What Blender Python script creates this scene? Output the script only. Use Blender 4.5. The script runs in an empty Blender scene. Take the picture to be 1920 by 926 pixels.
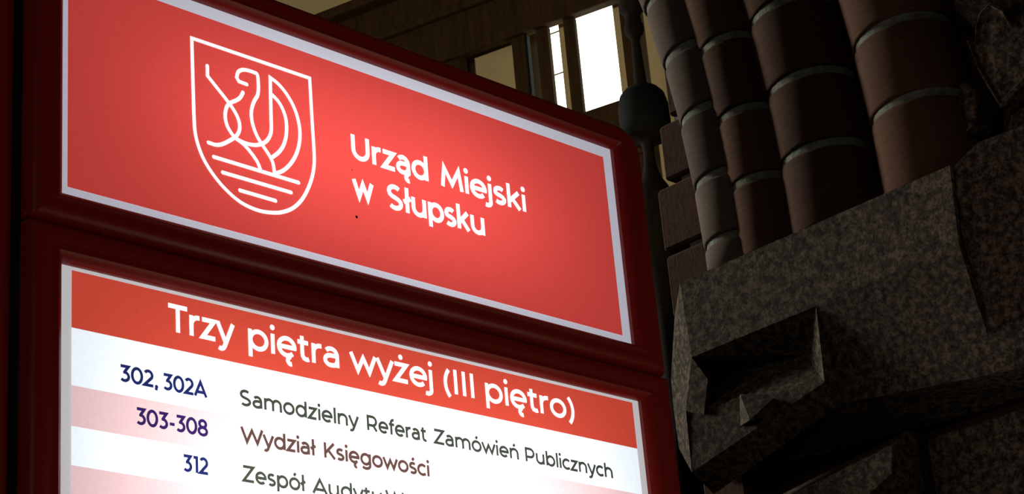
import bpy, bmesh, math, random
from mathutils import Vector, Matrix

random.seed(7)
SC = bpy.context.scene
COL = SC.collection

# ------------------------------------------------------------------ camera
cam = bpy.data.cameras.new("camera")
cam.sensor_fit = 'HORIZONTAL'
cam.sensor_width = 36.0
cam.lens = 3756.3 / 1920.0 * 36.0
cam.clip_start = 0.05
cam.clip_end = 60
co = bpy.data.objects.new("camera", cam)
COL.objects.link(co)
right = Vector((0.71727066, -0.6920149, -0.08147502))
down = Vector((0.21174303, 0.32786889, -0.92068826))
fwd = Vector((0.66384312, 0.64313091, 0.38170007))
m = Matrix((( right.x, -down.x, -fwd.x, -0.94784),
            ( right.y, -down.y, -fwd.y, -1.50559),
            ( right.z, -down.z, -fwd.z,  1.50000),
            (0, 0, 0, 1)))
co.matrix_world = m
SC.camera = co

# ------------------------------------------------------------------ world, lights, exposure
SC.view_settings.view_transform = 'Standard'
SC.view_settings.look = 'None'
SC.view_settings.gamma = 1.0
SC.view_settings.use_curve_mapping = False
SC.view_settings.exposure = 0.0
SC.cycles.max_bounces = 6
SC.cycles.sample_clamp_indirect = 4.0

w = bpy.data.worlds.new("world")
SC.world = w
w.use_nodes = True
w.node_tree.nodes['Background'].inputs[0].default_value = (0.55, 0.6, 0.7, 1)
w.node_tree.nodes['Background'].inputs[1].default_value = 0.004


def area(name, loc, target, size, power, color):
    l = bpy.data.lights.new(name, 'AREA')
    l.shape = 'RECTANGLE'
    l.size, l.size_y = size
    l.energy = power
    l.color = color
    o = bpy.data.objects.new(name, l)
    COL.objects.link(o)
    o.location = loc
    d = Vector(target) - Vector(loc)
    o.rotation_euler = d.to_track_quat('-Z', 'Y').to_euler()
    return o


# added area lights, no window built: one behind the sign, a weaker hall fill
st_ = area("rear_area_light", (0.3, 5.3, 4.4), (1.2, 0.1, 2.7), (0.9, 1.4), 20.0, (1.0, 0.95, 0.86))
st_.data.spread = math.radians(45)      # narrow spread keeps this added light off the cream wall
area("hall_fill_light", (-2.7, 3.9, 3.5), (1.2, 0.0, 2.5), (1.0, 1.4), 10.0, (1.0, 0.90, 0.74))  # added weaker fill on the ribs and granite, unseen
# daylight of the low doorway in the brick wall, on the sign's right hand
area("doorway_light", (1.34, -1.25, 1.55), (0.3, -0.75, 1.75), (0.7, 1.1), 3.2, (1.0, 0.80, 0.56))
# added warm spot without a fixture, brightens the wooden screen and cream wall
sp_ = bpy.data.lights.new("wall_fill_spot", 'SPOT')
sp_.energy = 420.0; sp_.color = (1.0, 0.84, 0.56); sp_.spot_size = math.radians(23); sp_.spot_blend = 0.35; sp_.shadow_soft_size = 0.12
so_ = bpy.data.objects.new("wall_fill_spot", sp_); COL.objects.link(so_)
so_.location = (-2.5, -0.45, 1.6)
so_.rotation_euler = (Vector((2.36, 1.80, 4.0)) - Vector(so_.location)).to_track_quat('-Z', 'Y').to_euler()
area("side_fill_light", (-3.0, -2.2, 2.3), (0.4, 0.0, 2.4), (0.8, 0.8), 7.0, (1.0, 0.86, 0.74))  # added unseen fill for the sign's side panel and left frame

# ------------------------------------------------------------------ helpers
def tag(o, label=None, cat=None, group=None, kind=None):
    if label: o['label'] = label
    if cat: o['category'] = cat
    if group: o['group'] = group
    if kind: o['kind'] = kind
    return o


def empty(name, loc):
    o = bpy.data.objects.new(name, None)
    o.empty_display_size = 0.05
    COL.objects.link(o)
    o.location = loc
    return o


def mesh_from(name, verts, faces, mat, smooth=False, origin=(0, 0, 0)):
    me = bpy.data.meshes.new(name)
    ox, oy, oz = origin
    me.from_pydata([(x - ox, y - oy, z - oz) for x, y, z in verts], [], faces)
    me.materials.append(mat)
    if smooth:
        for p in me.polygons: p.use_smooth = True
    me.update()
    return me


def link(name, me, parent=None, loc=(0, 0, 0)):
    o = bpy.data.objects.new(name, me)
    COL.objects.link(o)
    if parent: o.parent = parent
    o.location = loc
    return o


def fix(me):
    bm = bmesh.new(); bm.from_mesh(me)
    bmesh.ops.recalc_face_normals(bm, faces=bm.faces)
    bm.to_mesh(me); bm.free()
    return me


def box_mesh(name, size, mat, bevel=0.0, seg=2):
    """box with its origin at the centre"""
    bm = bmesh.new()
    bmesh.ops.create_cube(bm, size=1.0)
    bmesh.ops.scale(bm, vec=size, verts=bm.verts)
    if bevel:
        bmesh.ops.bevel(bm, geom=list(bm.edges), offset=bevel, segments=seg, affect='EDGES', profile=0.6)
    me = bpy.data.meshes.new(name)
    bm.to_mesh(me); bm.free()
    me.materials.append(mat)
    return me


def lathe_mesh(name, prof, mat, seg=28):
    vs, fs = [], []
    for r, z in prof:
        for i in range(seg):
            a = 2 * math.pi * i / seg
            vs.append((r * math.cos(a), r * math.sin(a), z))
    for k in range(len(prof) - 1):
        for i in range(seg):
            j = (i + 1) % seg
            fs.append((k * seg + i, k * seg + j, (k + 1) * seg + j, (k + 1) * seg + i))
    fs.append(tuple(reversed(range(seg))))
    fs.append(tuple((len(prof) - 1) * seg + i for i in range(seg)))
    me = mesh_from(name, vs, fs, mat)
    for p in me.polygons:
        p.use_smooth = len(p.vertices) == 4
    return me


# ------------------------------------------------------------------ materials
def new_mat(name):
    ma = bpy.data.materials.new(name)
    ma.use_nodes = True
    nt = ma.node_tree
    bs = nt.nodes['Principled BSDF']
    return ma, nt, bs


def ramp(nt, src, stops):
    r = nt.nodes.new('ShaderNodeValToRGB')
    while len(r.color_ramp.elements) < len(stops): r.color_ramp.elements.new(0.5)
    for e, (p, c) in zip(r.color_ramp.elements, stops):
        e.position = p; e.color = (*c, 1)
    nt.links.new(src, r.inputs[0])
    return r.outputs[0]


def noise(nt, scale, detail=6, rough=0.6, vec=None):
    n = nt.nodes.new('ShaderNodeTexNoise')
    n.inputs['Scale'].default_value = scale
    n.inputs['Detail'].default_value = detail
    n.inputs['Roughness'].default_value = rough
    if vec: nt.links.new(vec, n.inputs['Vector'])
    return n.outputs[0]


def objco(nt):
    t = nt.nodes.new('ShaderNodeTexCoord')
    return t.outputs['Object']


def bump(nt, bs, src, strength, dist=0.01):
    b = nt.nodes.new('ShaderNodeBump')
    b.inputs['Strength'].default_value = strength
    b.inputs['Distance'].default_value = dist
    nt.links.new(src, b.inputs['Height'])
    nt.links.new(b.outputs[0], bs.inputs['Normal'])


def mat_noise(name, stops, scale, rough=0.8, bmp=0.3, bscale=None, dist=0.004, spec=0.5):
    ma, nt, bs = new_mat(name)
    oc = objco(nt)
    nt.links.new(ramp(nt, noise(nt, scale, vec=oc), stops), bs.inputs['Base Color'])
    bs.inputs['Roughness'].default_value = rough
    bs.inputs['Specular IOR Level'].default_value = spec
    if bmp: bump(nt, bs, noise(nt, bscale or scale * 2, vec=oc), bmp, dist)
    return ma


def brick_mat(name, c0, c1):
    ma, nt, bs = new_mat(name)
    oc = objco(nt)
    col = ramp(nt, noise(nt, 55, 8, 0.7, oc), [(0.3, c0), (0.7, c1)])
    info = nt.nodes.new('ShaderNodeObjectInfo')
    hsv = nt.nodes.new('ShaderNodeHueSaturation')
    mr = nt.nodes.new('ShaderNodeMapRange')
    mr.inputs['To Min'].default_value = 0.75
    mr.inputs['To Max'].default_value = 1.25
    nt.links.new(info.outputs['Random'], mr.inputs[0])
    nt.links.new(mr.outputs[0], hsv.inputs['Value'])
    nt.links.new(col, hsv.inputs['Color'])
    nt.links.new(hsv.outputs[0], bs.inputs['Base Color'])
    bs.inputs['Roughness'].default_value = 0.9
    bs.inputs['Specular IOR Level'].default_value = 0.12
    bump(nt, bs, noise(nt, 130, 6, 0.7, oc), 0.5, 0.003)
    return ma


M = {}
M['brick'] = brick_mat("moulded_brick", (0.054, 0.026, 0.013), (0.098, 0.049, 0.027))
M['brick_lit'] = brick_mat("lit_brick", (0.082, 0.058, 0.042), (0.14, 0.105, 0.080))  # paler copy of the brick; light on the first rib put into colour
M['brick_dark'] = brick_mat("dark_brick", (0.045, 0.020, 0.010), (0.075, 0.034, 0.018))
M['mortar'] = mat_noise("mortar", [(0.3, (0.08, 0.09, 0.065)), (0.7, (0.20, 0.23, 0.17))], 90, 0.95, 0.6, 220, 0.003)
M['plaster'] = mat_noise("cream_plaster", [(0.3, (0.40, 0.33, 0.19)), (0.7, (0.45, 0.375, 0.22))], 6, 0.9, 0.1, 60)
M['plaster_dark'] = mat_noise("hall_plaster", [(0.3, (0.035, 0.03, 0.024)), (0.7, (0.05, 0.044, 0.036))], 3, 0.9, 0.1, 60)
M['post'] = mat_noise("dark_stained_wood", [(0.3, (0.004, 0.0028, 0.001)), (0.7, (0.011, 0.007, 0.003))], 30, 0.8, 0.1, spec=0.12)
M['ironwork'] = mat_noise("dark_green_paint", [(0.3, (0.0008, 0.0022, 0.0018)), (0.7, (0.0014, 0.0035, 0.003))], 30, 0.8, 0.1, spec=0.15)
M['steel'] = mat_noise("brushed_steel", [(0.3, (0.55, 0.55, 0.55)), (0.7, (0.7, 0.7, 0.7))], 60, 0.3, 0.05)
M['steel'].node_tree.nodes['Principled BSDF'].inputs['Metallic'].default_value = 1.0
M['floor'] = mat_noise("stone_floor", [(0.3, (0.03, 0.026, 0.021)), (0.7, (0.045, 0.039, 0.033))], 8, 0.5, 0.1)

# wood with long grain
ma, nt, bs = new_mat("brown_wood")
oc = objco(nt)
mp = nt.nodes.new('ShaderNodeMapping')
mp.inputs['Scale'].default_value = (14, 14, 2.0)
nt.links.new(oc, mp.inputs[0])
nz = noise(nt, 4.0, 8, 0.65, mp.outputs[0])
nt.links.new(ramp(nt, nz, [(0.3, (0.016, 0.0085, 0.002)), (0.7, (0.045, 0.023, 0.006))]), bs.inputs['Base Color'])
bs.inputs['Roughness'].default_value = 0.8
bs.inputs['Specular IOR Level'].default_value = 0.12
bump(nt, bs, nz, 0.2, 0.003)
M['wood'] = ma

# granite: speckled feldspar, quartz and dark mica
ma, nt, bs = new_mat("speckled_granite")
oc = objco(nt)
base = ramp(nt, noise(nt, 110, 5, 0.7, oc), [(0.36, (0.012, 0.010, 0.006)), (0.50, (0.060, 0.047, 0.030)), (0.62, (0.15, 0.115, 0.075))])
vo = nt.nodes.new('ShaderNodeTexVoronoi')
vo.inputs['Scale'].default_value = 150
nt.links.new(oc, vo.inputs['Vector'])
sp = ramp(nt, vo.outputs['Distance'], [(0.10, (0.10, 0.09, 0.08)), (0.34, (1, 1, 1))])
mx = nt.nodes.new('ShaderNodeMix'); mx.data_type = 'RGBA'; mx.blend_type = 'MULTIPLY'
mx.inputs['Factor'].default_value = 0.75
nt.links.new(base, mx.inputs[6]); nt.links.new(sp, mx.inputs[7])
nt.links.new(mx.outputs[2], bs.inputs['Base Color'])
bs.inputs['Roughness'].default_value = 0.9
bs.inputs['Specular IOR Level'].default_value = 0.12
bump(nt, bs, noise(nt, 160, 6, 0.75, oc), 0.6, 0.004)
M['granite'] = ma

# red lacquered aluminium
ma, nt, bs = new_mat("red_lacquer")
oc = objco(nt)
nt.links.new(ramp(nt, noise(nt, 400, 3, 0.6, oc), [(0.3, (0.27, 0.012, 0.006)), (0.7, (0.33, 0.016, 0.009))]), bs.inputs['Base Color'])
bs.inputs['Roughness'].default_value = 0.38
bs.inputs['Specular IOR Level'].default_value = 0.38
bump(nt, bs, noise(nt, 700, 3, 0.6, oc), 0.06, 0.001)
M['red'] = ma
M['black'] = mat_noise("black_gap", [(0.3, (0.004, 0.002, 0.002)), (0.7, (0.006, 0.003, 0.003))], 20, 0.9, 0)


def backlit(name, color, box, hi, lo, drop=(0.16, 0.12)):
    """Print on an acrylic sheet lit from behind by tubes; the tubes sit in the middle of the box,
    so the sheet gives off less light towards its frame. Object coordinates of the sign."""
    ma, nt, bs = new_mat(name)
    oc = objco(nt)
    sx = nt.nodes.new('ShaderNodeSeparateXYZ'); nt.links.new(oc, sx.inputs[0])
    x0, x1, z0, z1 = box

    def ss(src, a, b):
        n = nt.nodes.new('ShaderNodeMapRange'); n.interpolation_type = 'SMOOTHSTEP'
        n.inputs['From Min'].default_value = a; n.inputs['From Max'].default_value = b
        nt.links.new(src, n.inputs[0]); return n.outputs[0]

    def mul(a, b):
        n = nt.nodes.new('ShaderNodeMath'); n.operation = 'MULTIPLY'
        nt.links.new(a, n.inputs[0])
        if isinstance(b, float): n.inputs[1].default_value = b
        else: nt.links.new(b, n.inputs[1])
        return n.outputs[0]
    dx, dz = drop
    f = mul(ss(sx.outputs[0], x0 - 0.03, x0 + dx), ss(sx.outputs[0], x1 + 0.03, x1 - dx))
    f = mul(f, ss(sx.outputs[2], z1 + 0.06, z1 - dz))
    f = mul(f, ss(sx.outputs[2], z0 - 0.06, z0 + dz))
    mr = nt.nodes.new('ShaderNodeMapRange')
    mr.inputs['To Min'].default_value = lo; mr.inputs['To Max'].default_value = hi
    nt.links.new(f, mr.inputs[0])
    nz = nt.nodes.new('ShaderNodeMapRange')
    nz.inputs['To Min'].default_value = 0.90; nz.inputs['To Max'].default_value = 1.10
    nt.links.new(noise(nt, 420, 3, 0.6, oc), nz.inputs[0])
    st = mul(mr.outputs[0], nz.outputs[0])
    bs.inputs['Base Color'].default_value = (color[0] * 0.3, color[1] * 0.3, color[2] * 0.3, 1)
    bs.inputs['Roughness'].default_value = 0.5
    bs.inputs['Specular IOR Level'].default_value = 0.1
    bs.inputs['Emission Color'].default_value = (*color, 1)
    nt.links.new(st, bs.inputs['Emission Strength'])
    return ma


# ------------------------------------------------------------------ the setting: room shell
def struct_box(name, lo, hi, mat, label, cat):
    size = [b - a for a, b in zip(lo, hi)]
    ctr = [(a + b) / 2 for a, b in zip(lo, hi)]
    o = link(name, box_mesh(name, size, mat), None, ctr)
    return tag(o, label, cat, kind='structure')


struct_box('floor', (-3.2, -4.2, -0.1), (3.6, 6.2, 0.0), M['floor'], 'grey brown stone floor of the hall below the sign', 'floor')
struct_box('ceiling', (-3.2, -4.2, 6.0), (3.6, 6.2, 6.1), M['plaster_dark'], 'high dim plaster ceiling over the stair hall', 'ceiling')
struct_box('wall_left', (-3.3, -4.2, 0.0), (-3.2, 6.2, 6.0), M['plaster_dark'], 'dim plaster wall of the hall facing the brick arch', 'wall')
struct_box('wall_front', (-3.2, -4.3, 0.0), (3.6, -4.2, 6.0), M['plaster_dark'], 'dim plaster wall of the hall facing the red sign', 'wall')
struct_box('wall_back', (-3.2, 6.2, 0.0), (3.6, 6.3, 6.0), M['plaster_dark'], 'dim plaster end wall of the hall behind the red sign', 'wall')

# brick wall that the portal ribs stand against (dark, behind the ribs)
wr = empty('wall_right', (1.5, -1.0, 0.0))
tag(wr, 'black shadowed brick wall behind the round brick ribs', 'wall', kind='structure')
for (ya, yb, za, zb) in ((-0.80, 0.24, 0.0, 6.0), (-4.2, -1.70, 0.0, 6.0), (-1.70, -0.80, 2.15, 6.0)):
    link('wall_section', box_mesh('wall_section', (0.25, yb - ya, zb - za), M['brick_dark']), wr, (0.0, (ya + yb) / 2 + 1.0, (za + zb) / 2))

# ------------------------------------------------------------------ wooden screen and lit window beyond the arch
SP = Vector((2.4493, 1.4456, 0.0))
TH = math.radians(105)
SD = Vector((math.cos(TH), math.sin(TH), 0))       # along the screen, away from the camera
SN = Vector((-SD.y, SD.x, 0))                      # towards the hall


def scr(s, off=0.0, z=0.0):
    p = SP + SD * s - SN * off
    return (p.x, p.y, z)


def screen_box(name, s0, s1, o0, o1, z0, z1, mat, parent=None, origin=None, bevel=0.004):
    """a board of the screen: s along it, o = depth behind its front face"""
    me = box_mesh(name, (s1 - s0, o1 - o0, z1 - z0), mat, bevel)
    o = link(name, me, parent)
    p = Vector(scr((s0 + s1) / 2, (o0 + o1) / 2, (z0 + z1) / 2))
    if origin: p -= Vector(origin)
    o.location = p
    o.rotation_euler = (0, 0, TH)
    return o


o0 = scr(0.1)
screen = empty('wooden_screen', o0)
tag(screen, 'dark brown wooden screen with a heavy top beam and upright posts before the bright window', 'screen')
screen_box('top_beam', -1.35, 1.35, -0.012, 0.018, 3.985, 4.215, M['wood'], screen, o0)
screen_box('cornice', -1.35, 1.35, -0.05, 0.08, 4.215, 4.245, M['wood'], screen, o0, 0.008)
screen_box('moulding', -1.35, 1.35, -0.030, -0.010, 4.105, 4.128, M['wood'], screen, o0, 0.006)
for (a, b) in ((0.375, 0.50), (0.1882, 0.2287), (0.1196, 0.1552), (0.0421, 0.0741), (-0.122, -0.0863), (0.86, 0.93), (-0.80, -0.74)):
    screen_box('post', a, b, 0.0, 0.018, 0.9, 3.985, M['wood'], screen, o0)
screen_box('cross_rail', -0.122, 1.35, -0.006, 0.018, 3.55, 3.708, M['wood'], screen, o0)
screen_box('lower_panel', -1.35, 1.35, -0.005, 0.05, 0.0, 2.95, M['wood'], screen, o0)
tag(screen_box('paint_strip', 0.1815, 0.1884, -0.001, 0.016, 3.708, 3.985, M['ironwork'], screen, o0, 0.001), 'dark green strip beside the post')

# cream wall behind the screen with the window cut into it
WO = 0.08            # depth of the wall face behind the screen
WT = 0.10
WZ0, WZ1 = 3.45, 4.9     # window opening
WS0, WS1 = -0.033, 0.178
wall = empty('wall_far', scr(0, WO))
tag(wall, 'cream plastered wall seen through and above the wooden screen', 'wall', kind='structure')
wo = scr(0, WO)
for (a, b, z0, z1) in ((WS1, 3.2, 0.0, 6.0), (-1.6, WS0, 0.0, 6.0), (WS0, WS1, 0.0, WZ0), (WS0, WS1, WZ1, 6.0)):
    screen_box('wall_section', a, b, WO, WO + WT, z0, z1, M['plaster'], wall, wo, 0)

ma, nt, bs = new_mat("daylit_frosted_glass")
bs.inputs['Base Color'].default_value = (0.8, 0.85, 0.8, 1)
bs.inputs['Roughness'].default_value = 0.4
oc = objco(nt)
mr = nt.nodes.new('ShaderNodeMapRange')
mr.inputs['To Min'].default_value = 3.0; mr.inputs['To Max'].default_value = 3.4
nt.links.new(noise(nt, 30, 3, 0.5, oc), mr.inputs[0])
bs.inputs['Emission Color'].default_value = (1.0, 0.99, 0.78, 1)
nt.links.new(mr.outputs[0], bs.inputs['Emission Strength'])
M['glass'] = ma
win = empty('window_1', scr(0.08, WO + 0.05))
wino = scr(0.08, WO + 0.05)
tag(win, 'narrow frosted window shining bright white behind the wooden screen', 'window', kind='structure')
screen_box('mullion', 0.098, 0.130, WO + 0.004, WO + 0.05, WZ0, WZ1, M['plaster'], win, wino, 0.001)
for (a, b) in ((WS0, 0.098), (0.130, WS1)):
    screen_box('pane', a, b, WO + 0.012, WO + 0.018, WZ0, WZ1, M['glass'], win, wino, 0)
for z in (3.890, 4.011):
    screen_box('glazing_bar', 0.130, WS1, WO + 0.006, WO + 0.011, z - 0.0007, z + 0.0007, M['wood'], win, wino, 0)

# carved post standing between the screen and the arch
zt = 3.7233
k = 1 / 835.0


def zy(y): return zt - y * 0.00133


prof = [(14, 2.2), (40, 2.25), (40, 2.6), (24, 2.7), (24, 2.95)]
prof = [(r * k, z) for r, z in prof]
for y, r in ((440, 44), (400, 43), (380, 40), (362, 34), (350, 28), (338, 20), (325, 15), (308, 11.5), (290, 10), (275, 11.5), (267, 15), (263, 38),
             (258, 45), (205, 45), (185, 41), (174, 30), (170, 14), (160, 12), (112, 9.5), (78, 8.5), (72, 11), (66, 16), (59, 19),
             (52, 18.5), (45, 16), (33, 14.5), (26, 17), (20, 24), (-20, 26), (-60, 22), (-120, 16), (-240, 14)):
    prof.append((r * k, zy(y)))
prof += [(0.02, 4.25), (0.05, 4.3), (0.05, 5.99)]
tp = empty('carved_post', (2.136, 1.0415, 0))
tag(tp, 'slender dark turned post with swelling beads between the bright window and the bricks', 'post')
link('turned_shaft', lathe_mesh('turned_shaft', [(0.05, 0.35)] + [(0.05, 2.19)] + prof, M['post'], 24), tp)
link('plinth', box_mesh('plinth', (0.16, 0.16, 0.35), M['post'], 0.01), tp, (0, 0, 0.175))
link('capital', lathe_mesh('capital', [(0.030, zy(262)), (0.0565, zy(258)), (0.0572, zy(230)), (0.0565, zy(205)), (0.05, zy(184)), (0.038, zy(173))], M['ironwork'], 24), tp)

# ------------------------------------------------------------------ granite impost
G = {
 'V0': (1.2, .2384, 2.558), 'V1': (1.2, -.2395, 2.562), 'R1': (1.2, -.2320, 2.4504),
 'F1': (1.2, .2337, 2.4400), 'F2': (1.2, .0049, 2.4434), 'F3': (1.2, .2094, 2.3987), 'F5': (1.2, .2240, 2.3508), 'E2': (1.2, .2563, 2.3658),
 'C': (1.215, .0200, 2.3404), 'G': (1.2, .2592, 2.2739), 'D': (1.245, .0185, 2.3136), 'T': (1.235, .2518, 2.2445),
 'R2': (1.245, -.2300, 2.2830), 'K': (1.275, .2640, 2.4290), 'K2': (1.255, .075, 2.4050),
 'S1': (1.24, .2888, 2.5303), 'S2': (1.24, .3105, 2.4364), 'S3': (1.24, .3121, 2.3902), 'S4': (1.24, .3107, 2.3298), 'S5': (1.24, .2895, 2.3053),
 'B0': (1.370, .2384, 2.562), 'B1': (1.370, -.2395, 2.562), 'B2': (1.370, -.23, 2.28), 'B3': (1.296, .288, 2.28), 'B4': (1.296, .300, 2.44),
 'A3': (1.256, .2120, 2.3950), 'A5': (1.236, .2200, 2.3420), 'KL': (1.2015, .2575, 2.3640),
}
names = list(G)
ix = {n: i for i, n in enumerate(names)}
faces = [
 ('V0', 'V1', 'R1', 'F2', 'F1'),               # plain upper band
 ('F2', 'R1', 'R2', 'D'), ('F2', 'D', 'C'),                 # big dark face leaning in
 ('F1', 'F2', 'K2', 'K'),                      # undercut
 ('F2', 'C', 'G', 'KL', 'K2'), ('K2', 'KL', 'K'),    # sloped lit facet
 ('F1', 'F3', 'F5', 'E2'),                     # left nib of the stop
 ('F3', 'A3', 'A5', 'F5'), ('F1', 'K', 'A3', 'F3'), ('F5', 'A5', 'KL', 'E2'),
 ('C', 'D', 'T', 'G'),                         # lower chamfer
 ('V0', 'F1', 'S2', 'S1'), ('F1', 'E2', 'S3', 'S2'), ('E2', 'G', 'S4', 'S3'), ('G', 'T', 'S5', 'S4'),   # light end face
 ('D', 'R2', 'B2', 'B3', 'S5', 'T'),
 ('V0', 'B0', 'B1', 'V1'), ('V1', 'B1', 'B2', 'R2', 'R1'),
 ('V0', 'S1', 'B4', 'B0'), ('S1', 'S2', 'S3', 'B4'), ('S3', 'S4', 'S5', 'B3', 'B4'),
]
go = (1.35, 0.0, 2.28)
imp = link('granite_impost', mesh_from('granite_impost', [G[n] for n in names], [tuple(ix[n] for n in f) for f in faces], M['granite'], origin=go), None, go)
tag(imp, 'speckled granite impost block with a carved notch under the brick ribs', 'stone block')
# the small pyramid left standing in the notch
pv = [(1.206, .1604, 2.3640), (1.206, .1032, 2.3400), (1.174, .1240, 2.3090), (1.208, .1690, 2.3180), (1.26, .13, 2.335)]
py = link('stone_tooth', mesh_from('stone_tooth', pv, [(0, 2, 1), (0, 3, 2), (1, 2, 4), (2, 3, 4), (3, 0, 4), (0, 1, 4)], M['granite'], origin=go), imp)

# the neighbouring stone to the right, chipped along its joint
bm = bmesh.new()
front = [(-.2400, 2.562), (-.2345, 2.530), (-.2395, 2.505), (-.2350, 2.480), (-.2345, 2.455), (-.2310, 2.380), (-.2300, 2.279), (-.80, 2.255), (-.80, 2.600), (-.44, 2.592), (-.326, 2.585), (-.2794, 2.5834), (-.2591, 2.574)]
fv = [bm.verts.new(((1.206 if z > 2.4 else 1.232) - (y + 0.23) * 0.16, y - 0.001, z)) for y, z in front]
bv = [bm.verts.new((1.369, y - 0.001, z)) for y, z in front]
bm.faces.new(fv); bm.faces.new(list(reversed(bv)))
for i in range(len(front)):
    j = (i + 1) % len(front)
    bm.faces.new((fv[j], fv[i], bv[i], bv[j]))
bmesh.ops.recalc_face_normals(bm, faces=bm.faces)
bmesh.ops.translate(bm, vec=(-1.35, 0.5, -2.28), verts=bm.verts)
me = bpy.data.meshes.new('granite_course'); bm.to_mesh(me); bm.free(); me.materials.append(M['granite'])
tag(link('granite_course', me, None, (1.35, -0.5, 2.28)), 'dark granite stone with a chipped joint at the right frame edge', 'stone block')

# lower granite corbel and the jamb below
lv = [(1.250, .200, 2.200), (1.240, .090, 2.214), (1.240, -.0549, 2.2316), (1.235, -.0498, 2.1947), (1.262, .090, 2.150), (1.270, .200, 2.140),
      (1.369, .200, 2.236), (1.369, -.050, 2.262), (1.369, -.045, 2.10), (1.369, .200, 2.10), (1.30, .200, 2.232), (1.285, -.0540, 2.262)]
lf = [(0, 1, 4, 5), (1, 2, 3, 4), (0, 10, 11, 2, 1), (10, 6, 7, 11), (2, 11, 7, 8, 3), (3, 8, 9, 5, 4), (0, 5, 9, 6, 10), (6, 9, 8, 7)]
tag(link('granite_corbel', fix(mesh_from('granite_corbel', lv, lf, M['granite'], origin=(1.4, .1, 2.1))), None, (1.4, .1, 2.1)),
    'lower granite corbel stone half lost in shadow below the notched block', 'stone block')
jm = box_mesh('granite_jamb', (0.065, 0.26, 2.095), M['granite'], 0.004)
tag(link('granite_jamb', jm, None, (1.335, .105, 1.0475)), 'granite jamb rising from the floor to the corbel', 'stone block')
jn = box_mesh('granite_pier', (0.060, 0.72, 2.25), M['granite'], 0.006)
tag(link('granite_pier', jn, None, (1.338, -.425, 1.125)), 'shadowed granite stone beside the lower corbel', 'stone block')

# ------------------------------------------------------------------ round brick ribs of the arch
ZS = 2.562


def rib(idx, cx, cy, R, r, joints, label):
    base = empty('brick_rib', (cx, cy, ZS))
    tag(base, label, 'brick rib', 'moulded brick ribs of the arch')
    js = [ZS - 0.02] + list(joints)
    while js[-1] < 3.40: js.append(js[-1] + 0.114)
    # one brick of this rib: rounded drum with eased arrises, shared by all its bricks
    H = 1.0
    prof = [(r - 0.004, -0.5), (r - 0.0012, -0.485), (r, -0.455), (r, 0.455), (r - 0.0012, 0.485), (r - 0.004, 0.5)]
    me = lathe_mesh('brick', prof, M['brick_lit'] if idx == 1 else M['brick'], 32)
    for a, b in zip(js[:-1], js[1:]):
        a2 = a + 0.0055 if a > ZS else ZS + 0.0005
        b2 = b - 0.0055
        zc = (a2 + b2) / 2
        h = max(0.0, zc - ZS)
        jit = random.uniform(-0.0010, 0.0010)
        o = link('brick', me, base, (jit, h * h / (2 * R) + random.uniform(-0.0012, 0.0012), zc - ZS))
        o.scale = (1 + random.uniform(-.012, .012), 1, b2 - a2)
        o.rotation_euler = (-math.atan(h / R), 0, 0)
    # mortar core, sweeping with the arch
    vs, fs = [], []
    seg, n = 28, 24
    for k_ in range(n + 1):
        z = (3.42 - ZS) * k_ / n
        y = z * z / (2 * R)
        t = math.atan(z / R)
        for i in range(seg):
            a = 2 * math.pi * i / seg
            rr = r - 0.0045
            dx, dy = rr * math.cos(a), rr * math.sin(a)
            vs.append((dx, y + dy * math.cos(t), z - dy * math.sin(t)))
    for k_ in range(n):
        for i in range(seg):
            j = (i + 1) % seg
            fs.append((k_ * seg + i, k_ * seg + j, (k_ + 1) * seg + j, (k_ + 1) * seg + i))
    link('mortar', mesh_from('mortar', vs, fs, M['mortar'], True), base)
    return base


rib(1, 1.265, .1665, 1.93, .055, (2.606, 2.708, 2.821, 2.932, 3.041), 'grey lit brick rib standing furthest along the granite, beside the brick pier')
rib(2, 1.260, .107, 2.4, .050, (2.677, 2.790, 2.915), 'slim brick rib between the grey lit rib and the wide brown rib')
rib(3, 1.280, .0005, 3.0, .070, (2.683, 2.799, 2.925), 'wide brown brick rib rising from the middle of the granite block')
rib(4, 1.285, -.166, 2.5, .075, (2.690, 2.810), 'brick rib nearest the chipped granite joint, mostly in black shadow')

# flat brick pier behind the ribs, with toothed edge
pier = empty('brick_pier', (1.36, 0.28, 0))
tag(pier, 'dark brown square brick pier with a toothed edge behind the grey rib', 'pier')
zz = [(0.0, 0.343)]
edges = [(2.668, 2.772, .345), (2.782, 2.876, .3255), (2.886, 2.978, .302), (2.988, 3.090, .275), (3.100, 3.200, .275), (3.210, 3.31, .275)]
z = 2.658
e = []
i = 0
while z > 0.1:
    e.append((z - 0.100, z, .343 if i % 2 == 0 else .325)); z -= 0.110; i += 1
for (a, b, yl) in e + edges:
    yr = 0.245
    me = box_mesh('brick', (0.12, yl - yr, b - a), M['brick_dark'], 0.004, 1)
    link('brick', me, pier, (0.0, (yl + yr) / 2 - 0.28, (a + b) / 2))
link('mortar', box_mesh('mortar', (0.108, 0.052, 3.31), M['mortar']), pier, (0.004, 0.273 - 0.28, 1.655))

# carved leaf capital in the darkness beside the last rib
lc = empty('leaf_capital', (1.31, -0.32, 2.585))
tag(lc, 'barely visible carved leaf capital in the black upper right corner', 'capital')
bell = [(0.055, 0.0), (0.062, 0.02), (0.055, 0.05), (0.05, 0.10), (0.055, 0.16), (0.075, 0.22), (0.09, 0.24), (0.09, 0.27)]
link('bell', lathe_mesh('bell', bell, M['granite'], 28), lc, (0.02, -0.0, 0))


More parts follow.
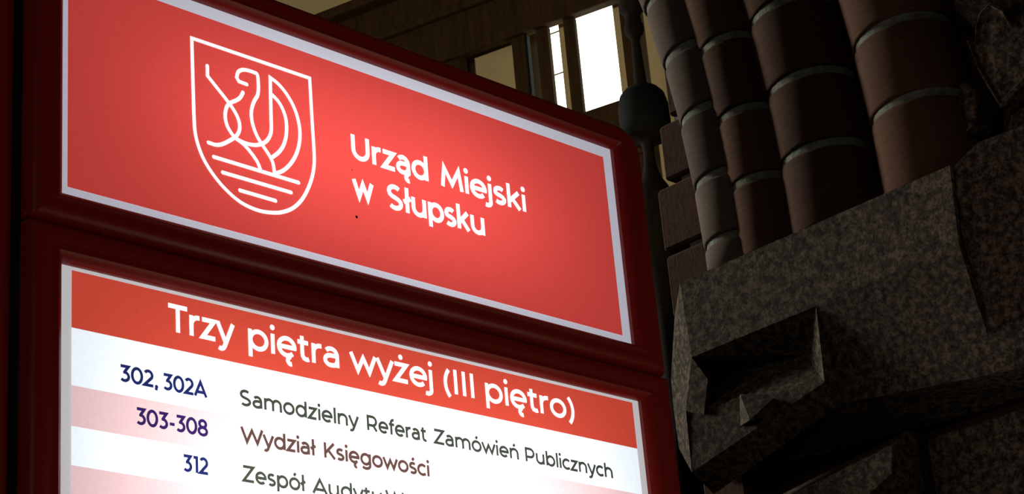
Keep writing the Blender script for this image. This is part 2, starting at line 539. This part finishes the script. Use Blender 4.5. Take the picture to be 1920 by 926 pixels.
def leaf(outline, x, depth):
    n = len(outline)
    cy = sum(p[0] for p in outline) / n; cz = sum(p[1] for p in outline) / n
    vs, fs = [], []
    rings = [(1.0, depth), (1.0, 0.0), (0.93, -0.002), (0.84, 0.004), (0.3, 0.0)]
    for s, dx in rings:
        for (y, z) in outline:
            vs.append((x + dx, cy + (y - cy) * s, cz + (z - cz) * s))
    for k_ in range(len(rings) - 1):
        for i in range(n):
            j = (i + 1) % n
            fs.append((k_ * n + i, k_ * n + j, (k_ + 1) * n + j, (k_ + 1) * n + i))
    fs.append(tuple((len(rings) - 1) * n + i for i in range(n)))
    me = fix(mesh_from('leaf', vs, fs, M['granite'], origin=(1.31, -0.32, 2.585)))
    return link('leaf', me, lc)


leaf([(-.2757, 2.7454), (-.2866, 2.7356), (-.2935, 2.7612), (-.3036, 2.7772), (-.3204, 2.7842), (-.3385, 2.7652), (-.3464, 2.7347),
      (-.3586, 2.7413), (-.3668, 2.7448), (-.372, 2.70), (-.35, 2.65), (-.3067, 2.6312), (-.3022, 2.6418), (-.2928, 2.6698), (-.2841, 2.6977)], 1.24, 0.05)
leaf([(-.2607, 2.6924), (-.2721, 2.6722), (-.2713, 2.6516), (-.2652, 2.6294), (-.248, 2.62), (-.244, 2.66), (-.250, 2.69)], 1.245, 0.04)
leaf([(-.39, 2.70), (-.385, 2.66), (-.37, 2.63), (-.40, 2.61), (-.43, 2.66), (-.42, 2.73), (-.40, 2.75)], 1.245, 0.04)

# ------------------------------------------------------------------ stroke lettering
def arc(cx, cy, rx, ry, a0, a1, n=14):
    return [(cx + rx * math.cos(math.radians(a0 + (a1 - a0) * i / n)), cy + ry * math.sin(math.radians(a0 + (a1 - a0) * i / n))) for i in range(n + 1)]


def dot(x, y, r=0.058):
    return ('dot', x, y, r)


XT = 0.53   # x-height
def bowl(cx, rx=0.225): return arc(cx, 0.265, rx, 0.228, 0, 360, 28) + ['closed']
S_small = arc(.235, .372, .150, .118, 40, 170, 10)[:-1] + [(.085, .36), (.10, .315), (.16, .285), (.26, .262), (.345, .225), (.385, .17)] + arc(.225, .150, .160, .112, 0, -140, 10)
S_cap = arc(.30, .505, .205, .155, 40, 180, 12) + [(.115, .43), (.19, .375), (.30, .345), (.42, .305), (.50, .245)] + arc(.30, .195, .215, .158, 0, -142, 12)
GL = {
 'a': (.54, [arc(.255, .315, .180, .175, 142, 0, 12) + [(.435, .0)], [(.435, .305), (.25, .305)] + arc(.235, .170, .165, .133, 90, 285, 12) + arc(.28, .20, .155, .165, -70, -5, 6)]),
 'b': (.64, [[(.10, 0), (.10, .74)], bowl(.335)]),
 'c': (.53, [arc(.305, .265, .235, .228, 45, 315, 20)]),
 'd': (.64, [[(.54, 0), (.54, .74)], bowl(.305)]),
 'e': (.60, [[(.075, .262), (.525, .262)] + arc(.30, .265, .228, .228, 2, 316, 24)]),
 'f': (.34, [[(.15, 0), (.15, .55)] + arc(.285, .565, .135, .137, 180, 75, 8), [(.02, .485), (.33, .485)]]),
 'g': (.64, [[(.54, XT), (.54, .0)] + arc(.315, .0, .225, .158, 0, -142, 12), bowl(.31)]),
 'h': (.62, [[(.10, 0), (.10, .74)], [(.10, .27)] + arc(.31, .30, .205, .192, 180, 0, 14) + [(.515, 0)]]),
 'i': (.20, [[(.10, 0), (.10, XT)], dot(.10, .70)]),
 'j': (.20, [arc(-.03, -.055, .13, .10, -115, 0, 8) + [(.10, XT)], dot(.10, .70)]),
 'k': (.53, [[(.10, 0), (.10, .74)], [(.45, .53), (.13, .215)], [(.22, .29), (.47, 0)]]),
 'l': (.20, [[(.10, 0), (.10, .74)]]),
 'ł': (.26, [[(.13, 0), (.13, .74)], [(.00, .30), (.26, .44)]]),
 'm': (.96, [[(.10, 0), (.10, XT)], [(.10, .28)] + arc(.290, .305, .190, .187, 180, 0, 12) + [(.48, 0)], [(.48, .28)] + arc(.67, .305, .190, .187, 180, 0, 12) + [(.86, 0)]]),
 'n': (.62, [[(.10, 0), (.10, XT)], [(.10, .27)] + arc(.31, .30, .205, .192, 180, 0, 14) + [(.515, 0)]]),
 'o': (.61, [bowl(.305, .232)]),
 'p': (.64, [[(.10, -.20), (.10, XT)], bowl(.335)]),
 'r': (.37, [[(.10, 0), (.10, XT)], [(.10, .26)] + arc(.30, .29, .20, .20, 180, 92, 8) + [(.345, .49)]]),
 's': (.46, [S_small]),
 't': (.38, [[(.15, .655), (.15, .16)] + arc(.275, .165, .125, .127, 180, 300, 8), [(.02, .485), (.33, .485)]]),
 'u': (.62, [[(.10, XT), (.10, .23)] + arc(.305, .23, .205, .192, 180, 360, 14), [(.51, XT), (.51, 0)]]),
 'w': (.80, [[(.03, XT), (.225, .065), (.40, .43), (.575, .065), (.77, XT)]]),
 'y': (.52, [[(.03, XT), (.265, .0)], [(.50, XT), (.235, -.075)] + arc(.125, -.055, .105, .105, -15, -130, 8)]),
 'z': (.49, [[(.05, .49), (.41, .49), (.065, .04), (.44, .04)]]),
 'A': (.73, [[(.03, 0), (.365, .635), (.70, 0)], [(.13, .19), (.60, .19)]]),
 'I': (.28, [[(.14, 0), (.14, .70)]]),
 'K': (.66, [[(.11, 0), (.11, .70)], [(.57, .70), (.13, .235)], [(.26, .37), (.60, 0)]]),
 'M': (.80, [[(.08, 0), (.16, .60), (.40, .14), (.64, .60), (.72, 0)]]),
 'P': (.66, [[(.11, 0), (.11, .66), (.36, .66)] + arc(.36, .455, .21, .205, 90, -90, 14) + [(.11, .25)]]),
 'R': (.68, [[(.11, 0), (.11, .66), (.36, .66)] + arc(.36, .455, .21, .205, 90, -90, 14) + [(.11, .25)], [(.40, .25), (.59, 0)]]),
 'S': (.62, [S_cap]),
 'T': (.60, [[(.02, .655), (.58, .655)], [(.30, 0), (.30, .655)]]),
 'U': (.70, [[(.10, .70), (.10, .30)] + arc(.345, .285, .245, .245, 180, 360, 18) + [(.59, .70)]]),
 'W': (1.08, [[(.03, .70), (.285, .07), (.54, .60), (.795, .07), (1.05, .70)]]),
 'Z': (.64, [[(.06, .655), (.56, .655), (.08, .045), (.59, .045)]]),
 '0': (.66, [arc(.33, .35, .255, .312, 0, 360, 28) + ['closed']]),
 '1': (.38, [[(.06, .655), (.235, .655), (.235, 0)]]),
 '2': (.60, [arc(.275, .475, .205, .185, 150, -30, 12) + [(.07, .045), (.54, .045)]]),
 '3': (.60, [[(.06, .655), (.47, .655), (.265, .405)] + arc(.265, .222, .225, .18, 90, -138, 14)]),
 '8': (.64, [arc(.32, .515, .190, .148, 0, 360, 22) + ['closed'], arc(.32, .200, .235, .162, 0, 360, 22) + ['closed']]),
 '-': (.40, [[(.06, .26), (.34, .26)]]),
 ',': (.22, [[(.115, .055), (.085, -.11)], dot(.11, .045)]),
 '(': (.33, [arc(.62, .275, .50, .56, 137, 223, 12)]),
 ')': (.33, [arc(-.29, .275, .50, .56, 43, -43, 12)]),
}
def with_extra(base, extra, adv=None):
    a, s = GL[base]
    return (adv or a, s + extra)
def ogon(x): return [[(x + .01, .03)] + arc(x + .02, -.09, .085, .09, 130, 290, 8)]
GL['ą'] = with_extra('a', ogon(.40))
GL['ę'] = with_extra('e', ogon(.38))
GL['ó'] = with_extra('o', [[(.28, .62), (.38, .75)]])
GL['ś'] = with_extra('s', [[(.21, .62), (.31, .75)]])
GL['ń'] = with_extra('n', [[(.28, .62), (.38, .75)]])
GL['ż'] = with_extra('z', [dot(.25, .70)])
GL['1'] = (.40, [[(.06, .655), (.26, .655), (.26, 0)]])


def ribbon(pts, hw, closed=False, caps='butt'):
    """flat stroke of half width hw with mitred joins -> verts2d, faces"""
    P = [Vector(p) for p in pts]
    if closed and (P[0] - P[-1]).length < 1e-6: P = P[:-1]
    n = len(P)
    L, Rr = [], []
    for i in range(n):
        if closed:
            a, b, c_ = P[i - 1], P[i], P[(i + 1) % n]
        else:
            a, b, c_ = P[max(i - 1, 0)], P[i], P[min(i + 1, n - 1)]
        d0 = (b - a); d1 = (c_ - b)
        if d0.length < 1e-9: d0 = d1
        if d1.length < 1e-9: d1 = d0
        d0 = d0.normalized(); d1 = d1.normalized()
        n0 = Vector((-d0.y, d0.x)); n1 = Vector((-d1.y, d1.x))
        t = (n0 + n1)
        if t.length < 1e-6: t = n0
        t.normalize()
        q = hw / max(0.36, t.dot(n0))
        L.append(b + t * q); Rr.append(b - t * q)
    vs = [tuple(v) for v in L] + [tuple(v) for v in Rr]
    fs = []
    for i in range(n if closed else n - 1):
        j = (i + 1) % n
        fs.append((i, j, n + j, n + i))
    if caps == 'round' and not closed:
        for e_ in (0, n - 1):
            base_i = len(vs)
            for a in range(14):
                an = 2 * math.pi * a / 14
                vs.append((P[e_].x + hw * math.cos(an), P[e_].y + hw * math.sin(an)))
            fs.append(tuple(range(base_i, base_i + 14)))
    return vs, fs


class Flat:
    """flat printed marks in the plane of the sign"""
    def __init__(self): self.v, self.f = [], []

    def add(self, vs, fs):
        b = len(self.v)
        self.v += vs
        self.f += [tuple(b + i for i in f) for f in fs]

    def stroke(self, pts, hw, closed=False, caps='butt'): self.add(*ribbon(pts, hw, closed, caps))

    def disc(self, x, y, rx, ry):
        self.add([(x + rx * math.cos(2 * math.pi * a / 18), y + ry * math.sin(2 * math.pi * a / 18)) for a in range(18)], [tuple(range(18))])

    def word(self, text, u0, u1, v0, em, wt, caps='butt'):
        # natural extents
        x = 0; parts = []; lo, hi = 1e9, -1e9
        for ch in text:
            if ch == ' ':
                x += .26; continue
            adv, strokes = GL[ch]
            for s in strokes:
                if s[0] == 'dot':
                    parts.append(('dot', s[1] + x, s[2], s[3])); lo = min(lo, s[1] + x - s[3]); hi = max(hi, s[1] + x + s[3])
                else:
                    cl = s[-1] == 'closed'
                    pts = [(p[0] + x, p[1]) for p in (s[:-1] if cl else s)]
                    parts.append((pts, cl)); lo = min(lo, min(p[0] for p in pts) - wt / 2); hi = max(hi, max(p[0] for p in pts) + wt / 2)
            x += adv
        kx = (u1 - u0) / (hi - lo)
        for p in parts:
            if p[0] == 'dot':
                r = max(p[3], wt * .62) * em
                self.disc(u0 + (p[1] - lo) * kx, v0 + p[2] * em, r, r)
            else:
                self.stroke([(u0 + (q[0] - lo) * kx, v0 + q[1] * em) for q in p[0]], wt * em / 2, p[1], caps)

    def build(self, name, mat, parent, depth):
        me = bpy.data.meshes.new(name)
        me.from_pydata([(u - SO[0], depth - SO[1], v + Z0 - SO[2]) for u, v in self.v], [], self.f)
        me.materials.append(mat)
        return link(name, me, parent)


# ------------------------------------------------------------------ the illuminated directory sign
Z0 = 2.3104
SO = (0.404, 0.06, 0.0)
sign = empty('directory_sign', SO)
tag(sign, 'tall red illuminated directory sign with white lettering and backlit panels', 'sign')


def rrect(x0, x1, z0, z1, rt, rb, n=7):
    """rounded rectangle, counter-clockwise from the lower left; rt / rb = radius of the top / bottom corners"""
    pts = []
    for cx, cz, a0, r in ((x0 + rb, z0 + rb, 180, rb), (x1 - rb, z0 + rb, 270, rb), (x1 - rt, z1 - rt, 0, rt), (x0 + rt, z1 - rt, 90, rt)):
        for i in range(n + 1):
            a = math.radians(a0 + 90 * i / n)
            pts.append((cx + r * math.cos(a), cz + r * math.sin(a)))
    return pts


def frame_part(inner, outer, rt, parent):
    """snap frame: moulded profile swept from the lip round the panel out to the outer edge"""
    profile = [(0.0, 0.003), (0.0, -0.0045), (0.05, -0.0075), (0.13, -0.0115), (0.22, -0.0135), (0.30, -0.0130), (0.36, -0.0122), (0.46, -0.0128),
               (0.60, -0.0135), (0.76, -0.0130), (0.88, -0.0110), (0.96, -0.0070), (1.0, -0.0015), (1.0, 0.007)]
    vs, fs = [], []
    n = 32
    for t, y in profile:
        x0, x1, z0, z1 = [a + (b - a) * t for a, b in zip(inner, outer)]
        for (x, z_) in rrect(x0, x1, z0, z1, 0.0004 + rt * t ** 1.3, 0.0004 + 0.0012 * t):
            vs.append((x - SO[0], y - SO[1], z_ + Z0 - SO[2]))
    for k_ in range(len(profile) - 1):
        for i in range(n):
            j = (i + 1) % n
            fs.append((k_ * n + i, k_ * n + j, (k_ + 1) * n + j, (k_ + 1) * n + i))
    me = bpy.data.meshes.new('frame')
    me.from_pydata(vs, [], fs)
    me.materials.append(M['red'])
    bm = bmesh.new(); bm.from_mesh(me)
    bmesh.ops.recalc_face_normals(bm, faces=bm.faces)
    sharp = math.radians(35)
    for f in bm.faces: f.smooth = True
    for e_ in bm.edges:
        if len(e_.link_faces) == 2 and e_.calc_face_angle(0) > sharp: e_.smooth = False
    bm.to_mesh(me); bm.free()
    # face the room
    if sum(p.normal.y * p.area for p in me.polygons) > 0: me.flip_normals()
    return link('frame', me, parent)


def sheet(name, x0, x1, z0, z1, depth, mat, parent):
    fl = Flat(); fl.add([(x0, z0), (x1, z0), (x1, z1), (x0, z1)], [(0, 1, 2, 3)])
    return fl.build(name, mat, parent, depth)


def lbox(x0, x1, z0, z1):
    return (x0 - SO[0], x1 - SO[0], z0 + Z0, z1 + Z0)


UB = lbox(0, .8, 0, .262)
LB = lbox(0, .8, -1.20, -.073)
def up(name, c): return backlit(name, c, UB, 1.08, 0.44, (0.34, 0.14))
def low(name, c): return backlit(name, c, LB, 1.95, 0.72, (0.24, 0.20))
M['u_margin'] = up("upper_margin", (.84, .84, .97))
M['u_red'] = up("upper_red", (.93, .090, .076))
M['u_white'] = up("upper_white", (1.5, 1.45, 1.5))
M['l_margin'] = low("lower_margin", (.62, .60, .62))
M['l_red'] = low("lower_red", (.66, .072, .043))
M['l_white'] = low("lower_white", (1.04, 1.12, 1.22))
M['l_letter'] = low("lower_white_letter", (1.35, 1.25, 1.30))
M['l_pink'] = low("lower_pink", (.90, .62, .63))
M['t_navy'] = low("navy_print", (.016, .022, .12))
M['t_violet'] = low("violet_print", (.032, .016, .11))
M['t_grey'] = low("grey_green_print", (.050, .056, .040))
M['t_brown'] = low("brown_print", (.085, .050, .042))

# upper module
f1 = frame_part((-.0032, .8, -.0028, .262), (-.040, .848, -.0350, .2955), 0.042, sign)
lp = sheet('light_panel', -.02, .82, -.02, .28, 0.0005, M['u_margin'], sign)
tag(lp, 'upper backlit panel with the white coat of arms')
rf = sheet('red_field', .0055, .7844, .0075, .247, -0.0002, M['u_red'], lp)
rf.location = (0, 0, 0)
fl = Flat()
SHIELD = {"outline": [[0.1545, 0.2158], [0.3114, 0.216], [0.312, 0.1622], [0.3128, 0.124], [0.3121, 0.1111], [0.3083, 0.095], [0.3009, 0.078], [0.2915, 0.0632], [0.2795, 0.0514], [0.265, 0.0437], [0.2536, 0.0404], [0.2368, 0.038], [0.2204, 0.0395], [0.207, 0.0434], [0.1911, 0.0526], [0.178, 0.0637], [0.1664, 0.0775], [0.1602, 0.0903], [0.1565, 0.1026], [0.155, 0.1155], [0.1547, 0.167]], "a1": [[0.1736, 0.189], [0.1735, 0.1772], [0.1985, 0.1551], [0.2052, 0.1483], [0.2105, 0.1411], [0.2135, 0.1332], [0.2132, 0.1257], [0.2105, 0.1195], [0.2054, 0.1136], [0.1858, 0.0992], [0.1724, 0.0997]], "a2": [[0.2191, 0.1712], [0.216, 0.1647], [0.2106, 0.1594], [0.2004, 0.1532], [0.1963, 0.1465], [0.1944, 0.1365], [0.1962, 0.1271], [0.2001, 0.1208], [0.2054, 0.1153], [0.2136, 0.1126], [0.2232, 0.1118], [0.233, 0.113], [0.2424, 0.1171], [0.2494, 0.1232], [0.254, 0.1313], [0.2555, 0.1387], [0.2555, 0.1513], [0.2565, 0.2002], [0.2664, 0.1967], [0.2776, 0.1879], [0.2871, 0.1752], [0.2923, 0.1618], [0.2947, 0.1471], [0.293, 0.1314], [0.2876, 0.116], [0.2786, 0.1023], [0.2681, 0.092], [0.2585, 0.0871]], "a3": [[0.2054, 0.1148], [0.2136, 0.1121], [0.2203, 0.1086], [0.2297, 0.1005], [0.2358, 0.0935], [0.2383, 0.0872]], "a4": [[0.2245, 0.1824], [0.2142, 0.1829], [0.2115, 0.1867], [0.2132, 0.1943], [0.2195, 0.1987], [0.228, 0.2001], [0.2379, 0.1997], [0.2401, 0.1973], [0.24, 0.1753], [0.2343, 0.1668], [0.2303, 0.1573], [0.2288, 0.1475], [0.2303, 0.1367], [0.2349, 0.1255], [0.2415, 0.1168], [0.2496, 0.1083], [0.2549, 0.101], [0.2566, 0.094], [0.2571, 0.0867]], "a5": [[0.2585, 0.1797], [0.2668, 0.1745], [0.273, 0.1653], [0.2765, 0.1535], [0.2757, 0.1367], [0.271, 0.1228], [0.264, 0.1129], [0.256, 0.1058]], "l1": [[0.1787, 0.0851], [0.2892, 0.0843]], "l2": [[0.1895, 0.0703], [0.2784, 0.0701]], "l3": [[0.2109, 0.0555], [0.2571, 0.0552]]}


def smooth(pts, it=1, closed=False, keep=70):
    """corner cutting that keeps sharp corners"""
    P = [Vector(p) for p in pts]
    for _ in range(it):
        out = []
        n = len(P)
        for i in range(n):
            if not closed and i in (0, n - 1):
                out.append(P[i]); continue
            a, b, c_ = P[i - 1], P[i], P[(i + 1) % n]
            ang = math.degrees((b - a).angle(c_ - b))
            if ang > keep or ang < 3: out.append(b)
            else: out += [b.lerp(a, .25), b.lerp(c_, .25)]
        P = out
    return [tuple(p) for p in P]


for kx_, pts in SHIELD.items():
    if kx_ == 'outline':
        fl.stroke(smooth(pts, 2, True), 0.00215, True)
    else:
        fl.stroke(smooth(pts, 2, False, 45 if kx_ in ('a1', 'a4') else 70), 0.0022, False, 'round')
fl.build('coat_of_arms', M['u_white'], lp, -0.0008)
fl = Flat()
EM, WT = .0415, .135
for t, a, b, v in (('Urząd', .3660, .4795, .1345), ('Miejski', .4980, .6355, .1345), ('w', .3645, .3950, .0868), ('Słupsku', .4150, .5630, .0868)):
    fl.word(t, a, b, v, EM, WT)
fl.build('title_lettering', M['u_white'], lp, -0.0008)
for u_, v_, r_ in ((.3680, .0635, .0017), (.3655, .1190, .0007)):
    fl = Flat(); fl.disc(u_, v_, r_, r_); fl.build('dirt_speck', M['black'], lp, -0.0009)

# lower module
f2 = frame_part((-.0032, .8, -1.203, -.0735), (-.040, .852, -1.240, -.0370), 0.001, sign)
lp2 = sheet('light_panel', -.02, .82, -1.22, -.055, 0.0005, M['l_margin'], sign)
tag(lp2, 'lower backlit panel listing the rooms')
sheet('header_band', .0105, .7885, -.1350, -.0775, -0.0002, M['l_red'], lp2)
zr = -.1350
for i in range(14):
    h = .0392 if i % 2 else (.0566 if i == 0 else .0372)
    nm, mt = ('pink_row', M['l_pink']) if i % 2 else ('white_row', M['l_white'])
    sheet(nm, .0105, .7885, zr - h, zr, -0.0002, mt, lp2)
    zr -= h
sheet('white_row', .0105, .7885, -1.18, zr, -0.0002, M['l_white'], lp2)
fl = Flat()
for t, a, b in (('Trzy', .1165, .1990), ('piętra', .2150, .3330), ('wyżej', .3465, .4640), ('(III', .4800, .5255), ('piętro)', .5425, .6850)):
    fl.word(t, a, b, -.1170, .0405, .120)
fl.build('header_lettering', M['l_letter'], lp2, -0.0008)
ER, WR = .0232, .134
LINES = (
    ('room_number', 't_navy', -.1782, (('302,', .0622, .1055), ('302A', .1110, .1632))),
    ('room_number', 't_violet', -.2178, (('303-308', .0800, .1628),)),
    ('room_number', 't_navy', -.2560, (('312', .1325, .1630),)),
    ('department_name', 't_grey', -.1786, (('Samodzielny', .2023, .3560), ('Referat', .3660, .4505), ('Zamówień', .4590, .5870), ('Publicznych', .5970, .7400))),
    ('department_name', 't_brown', -.2172, (('Wydział', .2015, .2975), ('Księgowości', .3065, .4500))),
    ('department_name', 't_grey', -.2565, (('Zespół', .2020, .2824), ('Audytu', .2885, .3815), ('Wewnętrznego', .3855, .5560))),
)
for nm, mt, v, words in LINES:
    fl = Flat()
    for t, a, b in words: fl.word(t, a, b, v, ER, WR)
    fl.build(nm, M[mt], lp2, -0.0008)

# body of the pylon behind the two modules
def sbox(name, lo, hi, mat, bevel=0.0):
    size = [b - a for a, b in zip(lo, hi)]
    ctr = [(a + b) / 2 - s for a, b, s in zip(lo, hi, SO)]
    return link(name, box_mesh(name, size, mat, bevel), sign, ctr)


sbox('side_panel', (-.135, .006, .06), (-.0475, .125, Z0 + .300), M['red'], 0.010)
sbox('side_panel', (.853, .014, .06), (.862, .125, Z0 + .285), M['red'], 0.004)
sbox('core', (-.0465, .0075, .06), (.852, .120, Z0 + .285), M['black'])
sbox('lower_panel', (-.0400, -.008, .10), (.852, .027, Z0 - 1.243), M['red'], 0.003)
tag(sbox('plinth', (-.14, -.03, 0.0), (.87, .15, .06), M['steel'], 0.004), 'steel foot plate')
sc_ = link('screw', lathe_mesh('screw', [(.0009, 0), (.0011, .0006), (.0008, .0012)], M['steel'], 12), sign, (-.0415 - SO[0], -.004 - SO[1], Z0 - .0335))
sc_.rotation_euler = (math.radians(90), 0, 0)
